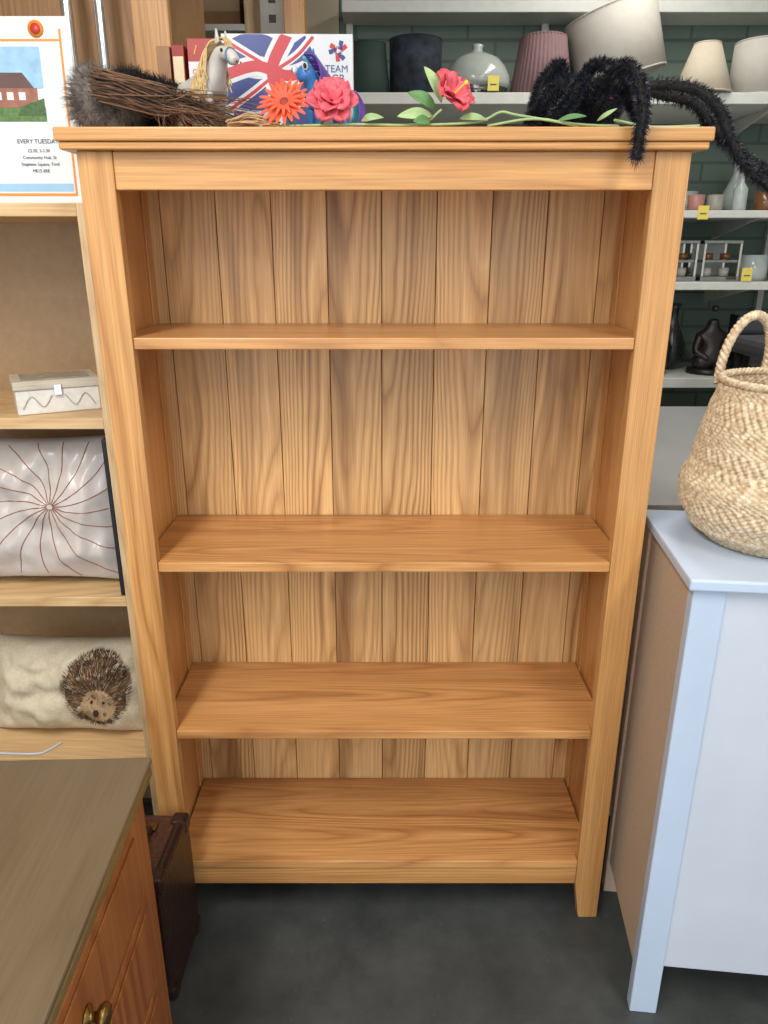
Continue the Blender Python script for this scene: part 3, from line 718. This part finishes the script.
for nm,mt,sd in(('mane_purple',pm,1),('mane_teal',ptq,-1)):
    sp=[]
    for k in range(34):
        t=R(); x=.01+.03*t; z_=.082+.03*t
        sp.append(([(x,sd*.004,z_+.004),(x-.012,sd*.016,z_),(x-.018,sd*.022,z_-.022),(x-.012+U(-.008,.008),sd*.024,z_-.045)],(1,.6)))
    for k in range(20):
        sp.append(([(-.034,sd*.003,.064),(-.052,sd*.006,.072),(-.064+U(-.005,.005),sd*.008,.045),(-.055+U(-.01,.01),sd*.012,.012)],(1,.6)))
    curves(nm,sp,.0026,mt,bp_,4,1)

# flowers
def petals(name,n,l,w,cup,mat,parent,r0=.004,tw=0,wav=0,ph=0,z=0):
    vs=[];fs=[];nu,nv=10,7
    for k in range(n):
        a=2*math.pi*k/n+ph+U(-.05,.05); ll=l*U(.92,1.05); c,s=math.cos(a),math.sin(a); base=len(vs)
        for i in range(nu+1):
            u=i/nu; ww=w*(math.sin(math.pi*min(1,u*.86+.08))**.7); r=r0+ll*u
            for j in range(nv):
                v=-1+2*j/(nv-1)
                y=v*ww*.5; h=cup*ll*(math.sin(u*1.4)) +.12*ww*v*v + wav*math.sin(v*6+k)*u -.25*cup*ll*u**3 + z
                vs.append((r*c-y*s,r*s+y*c,h))
        for i in range(nu):
            for j in range(nv-1):
                q=base+i*nv+j; fs.append((q,q+1,q+nv+1,q+nv))
    o=mesh(name,vs,fs,mat,parent,True); md=o.modifiers.new('s','SOLIDIFY'); md.thickness=.0006
    return o
ger=plain('orange_petal',srgb(230,92,62),.6,var=.12); cor=plain('coral_petal',srgb(226,96,110),.6,var=.2,scale=50); hib=plain('pink_petal',srgb(222,84,98),.6,var=.2,scale=50)
cen=plain('flower_centre',srgb(150,60,48),.7,var=.3); yw=plain('yellow_stamen',srgb(236,200,80),.6); grn=plain('leaf_green',srgb(96,142,84),.55,var=.2); grn2=plain('pale_leaf',srgb(160,186,130),.55,var=.2)
g=E('gerbera_flower',(-.172,1.445,T0+.040),(math.radians(58),0,math.radians(-8)))
petals('petals_outer',22,.043,.009,.16,ger,g,.004); petals('petals_inner',15,.030,.007,.35,ger,g,.003,z=.003,ph=.2)
lathe('centre',[(0,.008),(.006,.008),(.009,.005),(.009,0),(0,0)],cen,g,20)
curves('stem',[[(0,0,0),(0,-.01,-.012),(.02,-.030,-.02),(.08,-.034,-.018)]],.0018,grn,g,6)
g=E('pink_silk_flower',(-.090,1.442,T0+.040),(math.radians(60),0,math.radians(6)),1.12)
for q,(n,l,w,c) in enumerate(((6,.037,.038,.25),(5,.029,.032,.75),(3,.016,.022,1.2))): petals('petals_%d'%q,n,l,w,c,cor,g,.002,wav=.004,ph=q*.5,z=.002*q)
curves('stem',[[(0,0,0),(0,-.01,-.012),(-.02,-.028,-.018),(.05,-.030,-.018)]],.0018,grn,g,6)
g=E('hibiscus_flower',(.112,1.445,T0+.046),(math.radians(52),math.radians(18),math.radians(25)))
petals('petals',5,.041,.044,.65,hib,g,.002,wav=.004)
petals('petals_inner',4,.028,.030,1.0,cor,g,.002,wav=.004,ph=.6,z=.002)
curves('pistil',[[(0,0,0),(.004,.002,.02),(.010,.006,.036)]],.0016,yw,g,6)
blob('stamen_tip',(.011,.006,.037),(.004,.004,.004),yw,g,.4)
def leaf(name,parent,base,tip,w,mat,bend=.01):
    b_=Vector(base);t_=Vector(tip);ax=(t_-b_); sd=ax.cross(Vector((.2,-1,.25))).normalized(); up=sd.cross(ax).normalized(); vs=[];fs=[];n=10
    for i in range(n+1):
        u=i/n; ww=w*math.sin(math.pi*u)**.75*(1-.25*u)
        for v in(-1,-.5,0,.5,1): vs.append(b_+ax*u+sd*v*ww/2+up*(bend*math.sin(math.pi*u)+.15*ww*abs(v)))
    for i in range(n):
        for j in range(4):
            q=i*5+j; fs.append((q,q+1,q+6,q+5))
    o=mesh(name,vs,fs,mat,parent,True); md=o.modifiers.new('s','SOLIDIFY'); md.thickness=.0008
g=E('flower_garland',(0,1.44,T0))
leaf('leaf_1',g,(.09,.0,.03),(.040,-.005,.056),.024,grn); leaf('leaf_2',g,(.10,.0,.04),(.068,.0,.096),.022,grn2); leaf('leaf_3',g,(.085,.0,.02),(.022,-.01,.018),.022,grn2)
leaf('leaf_4',g,(.13,0,.016),(.18,-.01,.012),.014,grn2); leaf('leaf_5',g,(-.04,0,.012),(.0,-.012,.016),.014,grn2); leaf('leaf_6',g,(.30,0,.012),(.35,-.012,.018),.010,grn)
leaf('leaf_7',g,(.37,0,.012),(.40,-.015,.030),.008,grn2)
leaf('leaf_8',g,(.08,-.005,.012),(.05,-.03,.008),.02,grn,.002)
curves('stems',[[(-.20,.0,.004),(-.05,-.008,.006),(.06,.004,.008),(.10,.0,.03)],[(.05,.004,.006),(.16,-.006,.010),(.20,-.014,.024),(.23,-.01,.020),(.33,.0,.008),(.41,.004,.005)],[(.18,.0,.005),(.26,-.012,.014),(.34,.004,.005)],[(.55,.0,.005),(.47,.01,.005),(.40,.0,.014)]],.0022,grn2,g,6)
rf=E('raffia_bundle',(-.235,1.44,T0))
curves('strands',[([(-.035+U(-.004,.004),U(-.012,.012),.003+U(0,.010)),(0,U(-.012,.012),.006+U(0,.018)),(.045+U(-.01,.01),U(-.015,.015),.003+U(0,.012))],(1,.7)) for k in range(40)],.0013,plain('raffia',srgb(190,154,114),.8,var=.2),rf,4,1)

# plush spider
sp_=E('plush_spider',(.365,1.59,T0))
sf=plain('black_plush',srgb(15,15,18),.75,var=.4); sfb=plain('blue_black_hair',srgb(24,29,42),.5,var=.4)
body=[((-.02,.02,.066),(.058,.050,.046)),((.035,-.03,.056),(.040,.038,.034))]
blob('abdomen',body[0][0],body[0][1],sf,sp_,.1); blob('head',body[1][0],body[1][1],sf,sp_,.1)
se=plain('spider_eye',srgb(60,24,24),.2)
for s in(-1,1): blob('eye_%d'%s,(.035+s*.014,-.066,.062),(.005,.004,.005),se,sp_)
legs=[
 [(.03,-.03,.06),(.045,-.09,.102),(.058,-.155,.088),(.066,-.203,.03),(.062,-.208,-.054)],
 [(.05,-.02,.06),(.11,-.05,.084),(.19,-.07,.078),(.24,-.08,.045),(.268,-.09,-.01),(.305,-.10,-.060),(.36,-.10,-.095)],
 [(.05,.0,.05),(.10,.03,.108),(.17,.04,.088),(.235,.02,.068),(.27,.0,.02),(.32,-.04,-.035),(.37,-.05,-.06)],
 [(.03,.02,.05),(.06,.06,.112),(.11,.06,.085),(.14,.02,.03)],
 [(.02,-.05,.05),(-.01,-.09,.085),(-.035,-.11,.05),(-.06,-.12,.024)],
 [(-.02,-.02,.05),(-.055,-.05,.075),(-.08,-.07,.04),(-.10,-.085,.024)],
 [(-.02,.0,.06),(-.03,.01,.128),(-.065,.0,.10),(-.085,-.03,.035)],
 [(.0,.03,.08),(.03,.0,.128),(.075,-.04,.108),(.09,-.07,.075)],
]
curves('legs',[(l,(1,.8)) for l in legs],.010,sf,sp_,8,3)
hs=[]
for l in legs:
    P=cat(l,10)
    for q in range(3400):
        i=random.randrange(len(P)-1); t=R(); p=P[i].lerp(P[i+1],t); dd=rdir()
        hs.append((p+dd*.008,dd+(P[i+1]-P[i]).normalized()*.5,U(.007,.014)))
for c,r in body:
    for q in range(3600):
        dd=rdir(); p=Vector((c[0]+dd.x*r[0],c[1]+dd.y*r[1],c[2]+dd.z*r[2]))
        if p.z<.02: continue
        hs.append((p,dd+rdir()*.5,U(.007,.015)))
hairs('fur',hs,sfb,sp_,.0007)

# ---------------------------------------------------------------- lights
w=bpy.data.worlds.new('world'); scene.world=w; w.use_nodes=True
bg=w.node_tree.nodes['Background']; bg.inputs[0].default_value=(.86,.93,1,1); bg.inputs[1].default_value=1.95
def tube_light(name,x,y,power,c=(1,.95,.88),sx=.25,sy=1.4):
    g=E(name,(x,y,2.86))
    box('fitting',-sx/2-.03,sx/2+.03,-sy/2-.03,sy/2+.03,.0,.0395,white_p,g,.004)
    l=bpy.data.lights.new(name+'_lamp','AREA'); l.shape='RECTANGLE'; l.size=sx; l.size_y=sy; l.energy=power; l.color=c
    o=bpy.data.objects.new('lamp',l); col.objects.link(o); o.parent=g; o.location=(0,0,-.005)
tube_light('ceiling_light',-.7,.0,44)
tube_light('ceiling_light',1.1,-.2,32)
tube_light('ceiling_light',.9,2.3,18)
tube_light('ceiling_light',-.9,-1.8,52)
